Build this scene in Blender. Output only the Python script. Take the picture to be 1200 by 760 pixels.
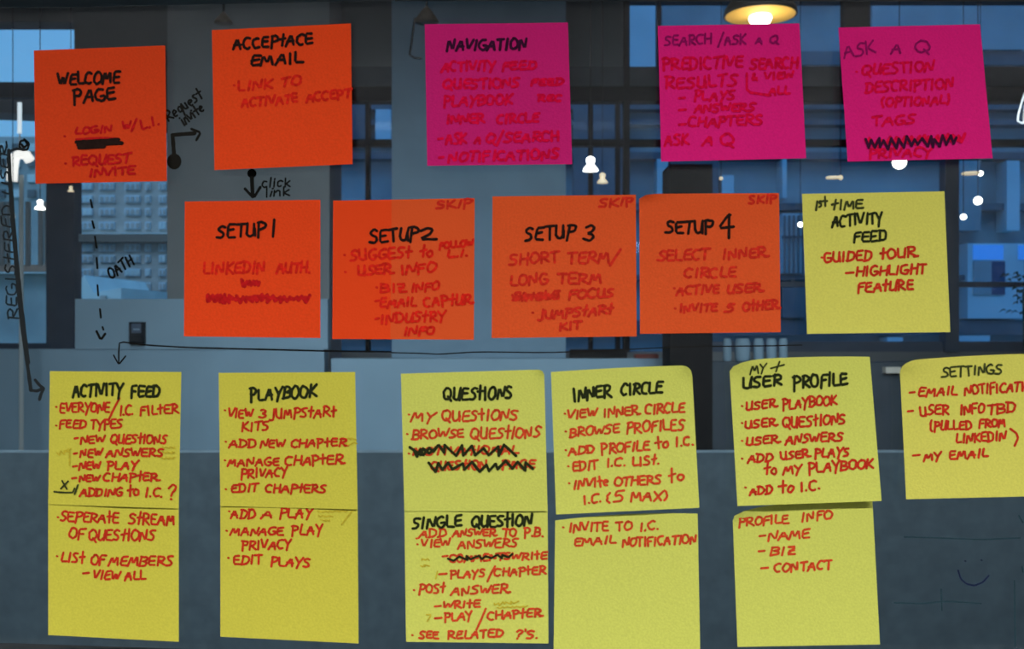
import bpy, math, random
from math import radians as R
C = bpy.context.scene
for o in list(bpy.data.objects): bpy.data.objects.remove(o)
rnd = random.Random(7)

# ---------------------------------------------------------------- camera
F = 1196.0            # focal length in pixels of the 1200 x 760 frame
D = 0.552             # lens to the face of the glass
CZ = 1.45             # eye height
cam = bpy.data.cameras.new('camera'); cam.sensor_width = 36; cam.lens = F * 36 / 1200
cam.clip_start = 0.02; cam.clip_end = 300
cam.dof.use_dof = True; cam.dof.focus_distance = 0.74; cam.dof.aperture_fstop = 20
co = bpy.data.objects.new('camera', cam); C.collection.objects.link(co)
co.location = (0, -D, CZ); co.rotation_euler = (R(90), 0, 0)
C.camera = co

# ---------------------------------------------------------------- sky and exposure
w = bpy.data.worlds.new('sky'); C.world = w; w.use_nodes = True
nt = w.node_tree; bg = nt.nodes['Background']
tc = nt.nodes.new('ShaderNodeTexCoord'); sx = nt.nodes.new('ShaderNodeSeparateXYZ')
rp = nt.nodes.new('ShaderNodeValToRGB')
rp.color_ramp.elements[0].position = 0.0; rp.color_ramp.elements[0].color = (0.15, 0.40, 0.66, 1)
rp.color_ramp.elements[1].position = 0.6; rp.color_ramp.elements[1].color = (0.06, 0.26, 0.66, 1)
nt.links.new(tc.outputs['Generated'], sx.inputs[0]); nt.links.new(sx.outputs['Z'], rp.inputs[0])
nt.links.new(rp.outputs[0], bg.inputs[0]); bg.inputs[1].default_value = 1.25
C.view_settings.view_transform = 'Standard'; C.view_settings.look = 'None'
C.view_settings.gamma = 1; C.view_settings.use_curve_mapping = False; C.view_settings.exposure = 0

def area(name, loc, size, power, col, rot=(0, 0, 0), parent=None):
    l = bpy.data.lights.new(name, 'AREA'); l.shape = 'RECTANGLE'; l.size, l.size_y = size
    l.energy = power; l.color = col
    o = bpy.data.objects.new(name, l); C.collection.objects.link(o); o.location = loc; o.rotation_euler = rot
    if parent: o.parent = parent
    return o
NEAR_POWER = 350; HALL_POWER = 45; FILL_POWER = 9
sl_ = bpy.data.lights.new('sun', 'SUN'); sl_.energy = 0.75; sl_.angle = R(25); sl_.color = (0.36, 0.66, 1.0)
so_ = bpy.data.objects.new('sun', sl_); C.collection.objects.link(so_); so_.location = (0, -5, 30); so_.rotation_euler = (R(48), 0, R(-12))
for x, k in ((-1.1, 0.85), (1.2, 1.0)):
    area('office_light', (x, -2.3, 2.83), (1.4, 0.8), NEAR_POWER * k, (1, 0.97, 0.92), (R(-22), 0, 0))
    area('added_hall_light', (x, 0.85, 3.93), (1.4, 0.5), HALL_POWER * (1.3 if x < 0 else 0.65), (0.80, 0.92, 1.0))  # ceiling lights added out of view to brighten the hall and desk screen
    area('added_fill_light', (x, 0.95, 2.40), (1.2, 0.16), FILL_POWER, (0.80, 0.92, 1.0), (R(72), 0, 0)).data.spread = R(62)  # lights added out of view to brighten the lower part of the columns
# ---------------------------------------------------------------- helpers
def lin(c): return tuple(((v / 255) / 12.92 if v / 255 <= 0.04045 else ((v / 255 + 0.055) / 1.055) ** 2.4) for v in c)
def W(px, py, d): return ((px - 600) / F * d, d - D, CZ - (py - 380) / F * d)

def mat(name, col, rough=0.8, emit=None, strength=1, metal=0, noise=0.0, scale=60, spec=0.3, bump=0.0, transl=0.0):
    m = bpy.data.materials.new(name); m.use_nodes = True; n = m.node_tree; b = n.nodes['Principled BSDF']
    b.inputs['Base Color'].default_value = (*col, 1); b.inputs['Roughness'].default_value = rough
    b.inputs['Metallic'].default_value = metal; b.inputs['Specular IOR Level'].default_value = spec
    if emit: b.inputs['Emission Color'].default_value = (*emit, 1); b.inputs['Emission Strength'].default_value = strength
    if transl:
        tr = n.nodes.new('ShaderNodeBsdfTranslucent'); tr.inputs[0].default_value = (*col, 1); ms = n.nodes.new('ShaderNodeMixShader')
        ms.inputs[0].default_value = transl; out = n.nodes['Material Output']
        n.links.new(b.outputs[0], ms.inputs[1]); n.links.new(tr.outputs[0], ms.inputs[2]); n.links.new(ms.outputs[0], out.inputs[0])
    if noise or bump:
        t = n.nodes.new('ShaderNodeTexCoord'); x = n.nodes.new('ShaderNodeTexNoise'); x.inputs['Scale'].default_value = scale
        x.inputs['Detail'].default_value = 4
        n.links.new(t.outputs['Object'], x.inputs['Vector'])
        if noise:
            r = n.nodes.new('ShaderNodeValToRGB')
            r.color_ramp.elements[0].position = 0.3; r.color_ramp.elements[1].position = 0.7
            r.color_ramp.elements[0].color = (*[v * (1 - noise) for v in col], 1)
            r.color_ramp.elements[1].color = (*[min(1, v * (1 + noise)) for v in col], 1)
            n.links.new(x.outputs['Fac'], r.inputs[0]); n.links.new(r.outputs[0], b.inputs['Base Color'])
        if bump:
            q = n.nodes.new('ShaderNodeBump'); q.inputs['Strength'].default_value = bump; q.inputs['Distance'].default_value = 0.001
            n.links.new(x.outputs['Fac'], q.inputs['Height']); n.links.new(q.outputs[0], b.inputs['Normal'])
    return m

def glass_mat(name, tint, ior=1.45, rough=0.0):
    m = bpy.data.materials.new(name); m.use_nodes = True; n = m.node_tree; n.nodes.clear()
    o = n.nodes.new('ShaderNodeOutputMaterial'); t = n.nodes.new('ShaderNodeBsdfTransparent'); g = n.nodes.new('ShaderNodeBsdfGlossy')
    f = n.nodes.new('ShaderNodeFresnel'); x = n.nodes.new('ShaderNodeMixShader')
    t.inputs[0].default_value = (*tint, 1); g.inputs['Roughness'].default_value = rough; f.inputs[0].default_value = ior
    n.links.new(f.outputs[0], x.inputs[0]); n.links.new(t.outputs[0], x.inputs[1]); n.links.new(g.outputs[0], x.inputs[2])
    n.links.new(x.outputs[0], o.inputs[0]); return m

def obj(name, verts, faces, m, parent=None, smooth=False, loc=(0, 0, 0)):
    me = bpy.data.meshes.new(name); me.from_pydata(verts, [], faces); me.update()
    if smooth:
        for p in me.polygons: p.use_smooth = True
    o = bpy.data.objects.new(name, me); C.collection.objects.link(o); me.materials.append(m)
    o.location = loc
    if parent: o.parent = parent
    return o
def root(name, label=None, cat=None, group=None, kind=None, loc=(0, 0, 0)):
    o = bpy.data.objects.new(name, None); C.collection.objects.link(o); o.empty_display_size = 0.05; o.location = loc
    return tag(o, label, cat, group, kind)
def tag(o, label=None, cat=None, group=None, kind=None):
    if label: o['label'] = label
    if cat: o['category'] = cat
    if group: o['group'] = group
    if kind: o['kind'] = kind
    return o

class MB:
    def __init__(s): s.v = []; s.f = []
    def box(s, a, b):
        (x0, y0, z0), (x1, y1, z1) = [min(p, q) for p, q in zip(a, b)], [max(p, q) for p, q in zip(a, b)]
        i = len(s.v)
        s.v += [(x0, y0, z0), (x1, y0, z0), (x1, y1, z0), (x0, y1, z0), (x0, y0, z1), (x1, y0, z1), (x1, y1, z1), (x0, y1, z1)]
        s.f += [tuple(i + k for k in q) for q in ((0, 3, 2, 1), (4, 5, 6, 7), (0, 1, 5, 4), (1, 2, 6, 5), (2, 3, 7, 6), (3, 0, 4, 7))]
        return s
    def lathe(s, c, prof, n=20):
        i = len(s.v)
        for r, z in prof:
            for k in range(n):
                a = 2 * math.pi * k / n; s.v.append((c[0] + r * math.cos(a), c[1] + r * math.sin(a), c[2] + z))
        for j in range(len(prof) - 1):
            for k in range(n):
                k2 = (k + 1) % n; s.f.append((i + j * n + k, i + j * n + k2, i + (j + 1) * n + k2, i + (j + 1) * n + k))
        s.f.append(tuple(i + k for k in range(n))[::-1]); s.f.append(tuple(i + (len(prof) - 1) * n + k for k in range(n)))
        return s
    def tube(s, pts, r, n=8):
        i = len(s.v)
        for j, p in enumerate(pts):
            a = pts[max(0, j - 1)]; b = pts[min(len(pts) - 1, j + 1)]
            t = [b[k] - a[k] for k in range(3)]; L = math.sqrt(sum(x * x for x in t)) or 1; t = [x / L for x in t]
            u = (0, 1, 0) if abs(t[1]) < 0.9 else (1, 0, 0)
            e = (t[1] * u[2] - t[2] * u[1], t[2] * u[0] - t[0] * u[2], t[0] * u[1] - t[1] * u[0])
            L = math.sqrt(sum(x * x for x in e)); e = [x / L for x in e]
            g = (t[1] * e[2] - t[2] * e[1], t[2] * e[0] - t[0] * e[2], t[0] * e[1] - t[1] * e[0])
            for k in range(n):
                q = 2 * math.pi * k / n
                s.v.append(tuple(p[m] + r * (math.cos(q) * e[m] + math.sin(q) * g[m]) for m in range(3)))
        for j in range(len(pts) - 1):
            for k in range(n):
                k2 = (k + 1) % n; s.f.append((i + j * n + k, i + j * n + k2, i + (j + 1) * n + k2, i + (j + 1) * n + k))
        s.f.append(tuple(i + k for k in range(n))[::-1]); s.f.append(tuple(i + (len(pts) - 1) * n + k for k in range(n)))
        return s
    def pbox(s, x0, y0, x1, y1, d, t=0.06):     # upright slab whose front face fills a photograph rectangle at distance d
        a = W(x0, y0, d); b = W(x1, y1, d); return s.box(a, (b[0], b[1] + t, b[2]))
    def build(s, name, m, parent=None, smooth=False): return obj(name, s.v, s.f, m, parent, smooth)

def struct(name, mb, m, label=None):
    o = mb.build(name, m); o['kind'] = 'structure'
    if label: o['label'] = label
    return o

# ---------------------------------------------------------------- materials
M = dict(
    dark_wall=mat('office_wall_paint', (0.035, 0.037, 0.042), 0.9, noise=0.1, scale=8),
    floor=mat('grey_carpet', (0.06, 0.065, 0.07), 0.95, noise=0.25, scale=200),
    ceil=mat('ceiling_paint', (0.10, 0.105, 0.11), 0.95, noise=0.06, scale=5),
    hallwall=mat('hall_wall_paint', (0.17, 0.20, 0.22), 0.85, noise=0.05, scale=4),
    colA=mat('grey_column_paint', (0.26, 0.30, 0.32), 0.85, noise=0.05, scale=5),
    colB=mat('blue_grey_column_paint', (0.22, 0.36, 0.48), 0.85, noise=0.06, scale=5),
    low=mat('blue_grey_panel', (0.25, 0.39, 0.50), 0.8, noise=0.05, scale=4),
    near=mat('slate_screen_fabric', (0.21, 0.30, 0.36), 0.9, noise=0.12, scale=30),
    black=mat('black_window_metal', (0.006, 0.007, 0.008), 0.8, spec=0.1),
    navy=mat('dark_blue_steel', (0.06, 0.10, 0.16), 0.6, noise=0.1, scale=6),
    spandrel=mat('slate_spandrel', (0.06, 0.085, 0.11), 0.7, noise=0.1, scale=6),
    rail=mat('black_partition_rail', (0.010, 0.011, 0.012), 0.45),
    glass=glass_mat('partition_glass', (0.97, 0.985, 0.985)),
    wglass=glass_mat('window_glass', (0.97, 0.98, 0.98)),
    tint=glass_mat('dim_window_glass', (0.52, 0.69, 0.84), 1.10),
    ink=mat('black_marker_on_glass', (0.008, 0.008, 0.007), 0.8, spec=0.05),
    ink3=mat('worn_black_marker_on_glass', (0.020, 0.025, 0.028), 0.8, spec=0.05),
    ink2=mat('grey_marker_on_glass', (0.013, 0.012, 0.010), 0.8, spec=0.05),
    inkteal=mat('teal_marker_on_glass', (0.020, 0.052, 0.068), 0.8, spec=0.05),
    inkblue=mat('navy_marker_on_glass', (0.012, 0.020, 0.062), 0.8, spec=0.05),
    bulb=mat('glowing_bulb', (1, 1, 1), 0.4, emit=(1, 0.97, 0.90), strength=4),
    warm=mat('dim_warm_bulb', (1, 0.9, 0.7), 0.4, emit=(1, 0.80, 0.50), strength=0.55),
    shade=mat('lamp_enamel', (0.02, 0.017, 0.014), 0.5),
    shadein=mat('cream_lamp_lining', (0.75, 0.50, 0.12), 0.6),
    brown=mat('bronze_lamp_shade', (0.05, 0.035, 0.02), 0.5),
    cord=mat('black_cord', (0.01, 0.01, 0.01), 0.7),
    plastic=mat('dark_blue_plastic', (0.006, 0.012, 0.018), 0.7, spec=0.1),
    white=mat('white_frame_paint', (0.75, 0.78, 0.80), 0.6),
    brick=mat('pale_brick_facade', (0.62, 0.50, 0.42), 0.9, noise=0.15, scale=3),
    bluefacade=mat('slate_facade', (0.42, 0.42, 0.38), 0.9, noise=0.25, scale=0.6),
    darkfacade=mat('dark_facade_glass', (0.16, 0.16, 0.15), 0.4, noise=0.3, scale=1),
    palefacade=mat('pale_facade_panel', (0.80, 0.78, 0.70), 0.9, noise=0.1, scale=1),
    asphalt=mat('asphalt', (0.05, 0.05, 0.05), 0.95, noise=0.2, scale=2),
    curtain=mat('white_curtain', (0.75, 0.80, 0.80), 0.9, transl=0.6),
    leaf=mat('dark_leaves', (0.02, 0.05, 0.03), 0.7),
    sheer=mat('sheer_panel', (0.8, 0.85, 0.85), 0.9, transl=0.8),
    beige=mat('beige_awning', (0.35, 0.31, 0.28), 0.8),
    red=mat('brick_red_book', (0.16, 0.03, 0.02), 0.7),
)

# ---------------------------------------------------------------- near office (behind and around the camera)
struct('floor', MB().box((-4.6, -3.2, -0.06), (4.6, 6.8, 0)), M['floor'])
struct('wall_back', MB().box((-3, -3.2, 0), (3, -3.1, 2.9)), M['dark_wall'])
struct('wall_office_left', MB().box((-3.1, -3.1, 0), (-3, -0.02, 2.9)), M['dark_wall'])
struct('wall_office_right', MB().box((3, -3.1, 0), (3.1, -0.02, 2.9)), M['dark_wall'])
struct('ceiling_office', MB().box((-3.1, -3.2, 2.9), (3.1, -0.02, 2.96)), M['ceil'])
for x in (-1.1, 1.2):
    t = root('ceiling_light', 'flat office ceiling light above and behind the viewer, ' + ('over the orange notes' if x < 0 else 'over the pink notes'), 'light', 'office ceiling lights', loc=(x, -2.3, 2.86))
    MB().box((-0.75, -0.45, 0), (0.75, 0.45, 0.04)).build('housing', M['white'], t)

# ---------------------------------------------------------------- the glass partition
win = root('window_1', 'black framed glass partition carrying the sticky notes and marker drawing', kind='structure')
zt = W(0, 7, D)[2]; zb = W(0, 757, D)[2]
def slant(name, pts):                                    # a rail with slightly sloping edges
    v = []
    for y in (-0.002, 0.012): v += [(x, y, z) for x, z in pts]
    f = [(0, 1, 2, 3), (7, 6, 5, 4), (0, 4, 5, 1), (1, 5, 6, 2), (2, 6, 7, 3), (3, 7, 4, 0)]
    return obj(name, v, f, M['rail'], win)
def X(p): return (p - 600) / F * D
def Z(p): return CZ - (p - 380) / F * (D + 0.012)
slant('top_rail', [(X(-3000), Z(9)), (X(60), Z(9)), (X(60), Z(-90)), (X(-3000), Z(-90))])
slant('top_rail', [(X(60), Z(9)), (X(460), Z(0.5)), (X(460), Z(-90)), (X(60), Z(-90))])
slant('top_rail', [(X(460), Z(1.5)), (X(3400), Z(1.5)), (X(3400), Z(-90)), (X(460), Z(-90))])
slant('bottom_rail', [(X(-3000), Z(850)), (X(0), Z(850)), (X(0), Z(753)), (X(-3000), Z(753))])
slant('bottom_rail', [(X(0), Z(850)), (X(240), Z(850)), (X(240), Z(761)), (X(0), Z(753))])
slant('bottom_rail', [(X(240), Z(850)), (X(3400), Z(850)), (X(3400), Z(762)), (X(240), Z(761))])
MB().box((X(-3000), 0.004, Z(762)), (X(3400), 0.010, Z(0))).build('glass_pane', M['glass'], win)
GF = 0.0036      # front face of the glass
struct('wall_front', MB().box((-4.6, 0.0, 0), (4.6, 0.04, Z(850))).box((-4.6, 0.0, Z(-90)), (4.6, 0.04, 4.0))
       .box((-4.6, 0, Z(850)), (X(-3000), 0.04, Z(-90))).box((X(3400), 0, Z(850)), (4.6, 0.04, Z(-90))), M['dark_wall'])

# ---------------------------------------------------------------- hall beyond the glass
struct('wall_left', MB().box((-4.7, 0.04, 0), (-4.6, 6.8, 4)), M['hallwall'])
struct('wall_right', MB().box((4.6, 0.04, 0), (4.7, 6.8, 4)), M['hallwall'])
struct('ceiling', MB().box((-4.7, 0.0, 4.0), (4.7, 6.8, 4.06)), M['ceil'])
for x in (-1.1, 1.2):  # unseen fixtures added to house the extra hall lights
    t = root('ceiling_light', 'added unseen flat light high in the hall beyond the glass, ' + ('over the grey column' if x < 0 else 'over the blue-grey column'), 'light', 'added hall lights', loc=(x, 0.85, 3.95))
    MB().box((-0.75, -0.3, 0), (0.75, 0.3, 0.05)).build('housing', M['white'], t)

for x in (-1.1, 1.2):  # invented fixtures, out of view, around the added column lights
    t = root('added_fill_light', 'added unseen linear light above the glass for the column bottoms, ' + ('over the orange notes' if x < 0 else 'over the pink notes'), 'light', 'added fill lights', loc=(x, 0.90, 2.40))
    MB().box((-0.65, -0.06, -0.09), (0.65, 0.03, 0.10)).build('housing', M['shade'], t)
    for q in (-0.5, 0.5): MB().tube([(q, 0, 0.08), (q, 0, 1.60)], 0.004, 6).build('cord', M['cord'], t)

DW = 7.0     # distance of the window wall
xl, xr = 600 - 4.6 * F / DW, 600 + 4.6 * F / DW      # its ends, in photograph pixels at that distance
yt, yb = 380 - (4.0 - CZ) * F / DW, 380 + CZ * F / DW
b = MB()
b.pbox(xl, yt, 700, -4, DW, 0.2).pbox(700, yt, xr, -4, DW, 0.2)      # above all openings
b.pbox(xl, -4, 385, 25, DW, 0.2)
b.pbox(87, 25, 385, 150, DW, 0.2).pbox(87, 350, 385, 412, DW, 0.2).pbox(196, 150, 385, 350, DW, 0.2)
b.pbox(xl, 25, -150, 412, DW, 0.2)
b.pbox(385, -4, 735, 80, DW, 0.2)
b.pbox(xl, 412, xr, yb, DW, 0.2)
struct('wall_far', b, M['hallwall'])
# bright corner window, left
w2 = root('window_2', kind='structure')
f = MB().pbox(-150, 96, 87, 114, DW - 0.01, 0.08).pbox(-150, 25, -140, 412, DW - 0.01, 0.08).pbox(-150, 402, 87, 412, DW - 0.01, 0.08)
f.build('window_frame', M['navy'], w2)
MB().pbox(54, 130, 87, 410, DW - 0.05, 0.12).build('window_post', M['navy'], w2)
MB().pbox(-150, 310, 54, 318, DW - 0.02, 0.06).build('window_rail', M['white'], w2)
MB().pbox(-150, 25, 87, 402, DW + 0.05, 0.006).build('glass_pane', M['wglass'], w2)
# made-up opening that shows the reflected apartment block
w3 = root('window_3', kind='structure')
MB().pbox(87, 274, 196, 283, DW + 0.02, 0.05).build('window_rail', M['low'], w3)
MB().pbox(87, 150, 196, 350, DW + 0.08, 0.006).build('glass_pane', M['wglass'], w3)
# narrow window between the two columns and the broad window wall on the right
for n, (a, c) in enumerate(((385, 735), (735, xr)), 4):
    wn = root('window_%d' % n, kind='structure')
    top = 80 if n == 4 else -4
    MB().pbox(a, 101, c, 118, DW - 0.05, 0.12).build('window_bar', M['black'], wn)
    MB().pbox(a, 163, c, 171, DW - 0.02, 0.06).build('window_bar', M['black'], wn)
    MB().pbox(a, 78, c, 101, DW - 0.03, 0.15).build('spandrel', M['spandrel'], wn)
    MB().pbox(a, top, c, 412, DW + 0.08, 0.006).build('glass_pane', M['tint'], wn)
    if n == 4:
        for q in (428, 690, 722): MB().pbox(q, 118, q + 5, 412, DW, 0.08).build('mullion', M['black'], wn)
    else:
        for q, ww in ((731, 7), (990, 30), (1108, 16)):
            MB().pbox(q, -4 if q < 1000 else 118, q + ww, 78 if q == 990 else 412, DW - 0.04, 0.1).build('mullion', M['black'] if q != 1108 else M['navy'], wn)
        MB().pbox(770, -4, 775, 78, DW, 0.08).build('mullion', M['navy'], wn)
        MB().pbox(848, 330, xr, 336, DW, 0.08).build('window_bar', M['navy'], wn)
        MB().pbox(785, 400, xr, 412, DW, 0.08).build('window_bar', M['navy'], wn)

struct('column_1', MB().box((W(196, 0, 6.3)[0], 5.75, 0), (W(386, 0, 6.3)[0], 6.2, 4.0)), M['colA'], 'wide pale grey column behind the second and third orange notes')
struct('column_2', MB().box((W(459, 0, 6.3)[0], 5.75, 0), (W(663, 0, 6.3)[0], 6.2, 4.0)), M['colB'], 'wide blue-grey column behind the navigation note')
struct('column_3', MB().box((W(785, 0, 5.0)[0], 5.0 - D, 0), (W(835, 0, 5.0)[0], 5.25 - D, W(0, 192, 5)[2])), M['black'], 'black post behind the fourth setup note')
struct('wall_low', MB().pbox(-300, 409, 380, 900, 5.6, 0.12), M['low'], 'blue-grey low wall below the windows')
struct('wall_low_right', MB().pbox(388, 420, 785, 900, 5.5, 0.12), M['low'], 'blue-grey counter front between the columns')
struct('wall_low_end', MB().pbox(835, 424, 1500, 900, 5.5, 0.12), M['spandrel'], 'dark low wall under the right hand windows')
struct('screen_low', MB().pbox(-700, 530, 1900, 1250, 2.4, 0.05), M['near'], 'slate desk screen running along behind the yellow notes')

# ---------------------------------------------------------------- things in the hall
t = root('wall_switch', 'small dark switch box on the pale wall above the curved marker arrow', 'switch')
MB().pbox(151, 377, 168, 403, 5.55, 0.04).build('housing', M['plastic'], t)
MB().pbox(154, 379, 165, 390, 5.545, 0.005).build('screen', M['navy'], t)
MB().pbox(156, 385, 163, 386.5, 5.54, 0.005).build('dial', M['low'], t)
struct('panel_low', MB().pbox(88, 350, 384, 409, 5.59, 0.10), M['low'])

def pendant(px, py, d, rad, hgt, label, lit='bulb', shade='shade', bulb_r=0.35, group='lamps hanging in the hall', inner=None, bulb_drop=0.0):
    c = W(px, py, d); t = root('pendant_lamp', label, 'lamp', group, loc=c)
    MB().tube([(0, 0, hgt), (0, 0, 4.0 - c[2])], 0.005, 6).build('cord', M['cord'], t)
    if rad: MB().lathe((0, 0, 0), [(rad, 0), (rad * 0.97, hgt * 0.12), (rad * 0.55, hgt * 0.6), (rad * 0.2, hgt * 0.95), (rad * 0.12, hgt), (rad * 0.11, hgt * 0.97), (rad * 0.18, hgt * 0.9), (rad * 0.52, hgt * 0.56), (rad * 0.94, hgt * 0.10), (rad * 0.96, 0.0)][:9], 24).build('shade', M[shade], t, True)
    if inner: MB().lathe((0, 0, -0.002), [(rad * 0.93, 0), (rad * 0.93, 0.004)], 24).build('shade_lining', M[inner], t)
    r = bulb_r
    if lit: MB().lathe((0, 0, bulb_drop), [(0.02 * r, -r), (0.6 * r, -0.8 * r), (r, 0), (0.8 * r, 0.6 * r), (0.4 * r, 1.1 * r), (0.35 * r, 1.5 * r), (0.02 * r, 1.52 * r)], 16).build('bulb', M[lit], t, True)
    return t

def small_lamp(px, py, d, s, lit, label):               # bright bulb over a small bright bell, s = bell radius
    c = W(px, py, d); t = root('pendant_lamp', label, 'lamp', 'lamps hanging in the hall', loc=c)
    MB().lathe((0, 0, 0), [(s, -s * 0.7), (s * 0.95, -s * 0.45), (s * 0.5, s * 0.1), (s * 0.4, s * 0.35)], 16).build('shade', M[lit], t, True)
    MB().lathe((0, 0, s * 0.7), [(s * 0.2, -s * 0.5), (s * 0.55, -s * 0.25), (s * 0.55, s * 0.25), (s * 0.2, s * 0.5)], 14).build('bulb', M[lit], t, True)
    MB().tube([(0, 0, s * 1.2), (0, 0, 4.0 - c[2])], 0.002, 5).build('cord', M['cord'], t)

big = pendant(891, 18, 3.5, 0.125, 0.16, 'large dark pendant lamp with glowing cream underside above the search note', 'bulb', 'shade', 0.040, bulb_drop=-0.012)
big_in = MB()
big_in.lathe((0, 0, -0.001), [(0.118, 0.0), (0.119, 0.004)], 32); big_in.build('shade_lining', M['shadein'], big)
l = bpy.data.lights.new('pendant_glow', 'POINT'); l.energy = 1.2; l.color = (1, 0.8, 0.45); l.shadow_soft_size = 0.03
lo = bpy.data.objects.new('pendant_glow', l); C.collection.objects.link(lo); lo.parent = big; lo.location = (0, -0.05, -0.10)
small_lamp(692, 194, 4.0, 0.030, 'bulb', 'bright white bell shaped hanging lamp right of the navigation note')
small_lamp(706, 210, 5.2, 0.028, 'warm', 'dim cream hanging lamp just below the bright bell shaped one')
small_lamp(47, 241, 4.4, 0.022, 'bulb', 'white hanging lamp below the bottom left corner of the welcome page note')
small_lamp(83, 222, 5.3, 0.016, 'warm', 'tiny cream hanging lamp under the welcome page note')
small_lamp(15, 253, 5.0, 0.012, 'warm', 'tiny amber lamp on the long marker arrow at the left edge')
def ball(px, py, d, r, lit, label, arm=0):
    c = W(px, py, d); t = root('globe_lamp', label, 'lamp', 'lamps hanging in the hall', loc=c)
    MB().lathe((0, 0, 0), [(r * math.sin(math.pi * k / 8) + 1e-4, -r * math.cos(math.pi * k / 8)) for k in range(9)], 16).build('bulb', M[lit], t, True)
    if arm: MB().lathe((-arm, 0, 0), [(arm, -0.004), (arm, 0.004)], 20).build('shade', M['warm'] if arm > 0 else M['shade'], t)
    MB().tube([(0, 0, r), (0, 0, 4.0 - c[2])], 0.002, 5).build('cord', M['cord'], t)
ball(1054, 190, 4.0, 0.027, 'bulb', 'bright globe lamp peeping out below the ask a question note')
ball(1146, 235, 4.6, 0.019, 'bulb', 'bright round globe lamp right of the first time activity feed note')
ball(1129, 254, 4.8, 0.014, 'bulb', 'small white globe lamp beside the right edge of the first time activity feed note')
ball(1149, 203, 5.0, 0.013, 'bulb', 'small warm lamp with a flat disc arm under the ask a question note', 0.045)
ball(985, 208, 5.0, 0.012, 'warm', 'dim amber lamp above the first time activity feed note', 0.035)
ball(938, 263, 5.2, 0.014, 'bulb', 'small bright lamp in the gap left of the first time activity feed note')
ball(845, 209, 5.4, 0.010, 'warm', 'tiny dim lamp just under the search note')
pendant(262, 27, 4.6, 0.042, 0.05, 'unlit bronze pendant lamp above the second orange note', None, 'brown')
pd = pendant(500, 26, 4.6, 0.055, 0.07, 'unlit bronze pendant lamp with a loose cable above the navigation note', None, 'brown')
c0 = W(500, 26, 4.6)
MB().tube([tuple(a - b for a, b in zip(W(x, y, 4.6), c0)) for x, y in ((499, 18), (486, 22), (484, 36), (482, 52), (480, 64), (486, 68), (494, 68))], 0.005, 6).build('cable', M['cord'], pd)
# white wire pendant cut by the right edge
c0 = W(1206, 140, 3.0); wl = root('wire_pendant', 'white wire lamp cut by the right edge of the picture', 'lamp', loc=c0)
for k in range(4):
    a = math.pi * k / 4
    MB().tube([(math.cos(a) * r, math.sin(a) * r, z) for r, z in ((0.0, 0.085), (0.012, 0.08), (0.022, 0.05), (0.030, 0.02), (0.032, 0), (0.02, -0.008), (0, -0.008))], 0.003, 6).build('wire', M['white'], wl)
MB().tube([(0, 0, 0.08), (0, 0, 4.0 - c0[2])], 0.003, 6).build('cord', M['cord'], wl)
MB().lathe((0, 0, 0.02), [(0.001, -0.012), (0.012, 0), (0.001, 0.02)], 12).build('bulb', M['bulb'], wl, True)

# made-up glowing lamp shape for a bright reflection by the left window
c0 = W(25, 225, 5.2); sl = root('reflection_glow', 'made-up glowing lamp shape for a bright reflection left of the welcome page note', 'lamp', loc=(c0[0], c0[1], 0))
MB().tube([(0, 0, 0.02), (0, 0, W(0, 205, 5.2)[2])], 0.011, 10).build('pole', M['curtain'], sl)
MB().lathe((0, 0, 0), [(0.13, 0), (0.13, 0.02), (0.02, 0.03)], 20).build('base', M['white'], sl)
P = lambda x, y: (W(x, y, 5.2)[0] - c0[0], 0, W(x, y, 5.2)[2])
MB().tube([P(14, 212), P(15, 196), P(17, 184), P(24, 180), P(31, 182), P(35, 188)], 0.026, 12).build('shade', mat('white_reflection_glow', (0.9, 0.9, 0.88), 0.5, emit=(1, 0.97, 0.92), strength=0.9), sl, True)
MB().tube([P(23, 120), P(23, 156)], 0.011, 8).build('bright_gap', mat('painted_bright_gap', (0.9, 0.95, 1), 0.5, emit=(0.8, 0.92, 1), strength=0.7), sl)  # glowing strip standing in for a bright gap
MB().tube([P(23, 156), P(23, 182)], 0.004, 8).build('joint', M['white'], sl)
# curtains in the left window
cu = root('curtain', 'pleated white curtain hanging in the left window behind the sideways writing', 'curtain')
for k in range(9):
    x = -8 + k * 7.5
    if k in (3, 6): continue
    MB().pbox(x, 236, x + (4.5 if k % 2 else 3), 311, DW - 0.03, 0.03).build('pleat', M['curtain'], cu)
# awning band outside the left window
aw = tag(obj('awning', [W(-160, 112, 7.6), W(54, 112, 7.6), W(54, 134, 7.6), W(-160, 126, 7.6)] + [(x, y + 0.3, z) for x, y, z in [W(-160, 112, 7.6), W(54, 112, 7.6), W(54, 134, 7.6), W(-160, 126, 7.6)]],
    [(0, 1, 2, 3), (7, 6, 5, 4), (0, 4, 5, 1), (1, 5, 6, 2), (2, 6, 7, 3), (3, 7, 4, 0)], M['beige']), 'beige awning outside the left window beside the welcome page note', 'awning')
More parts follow.
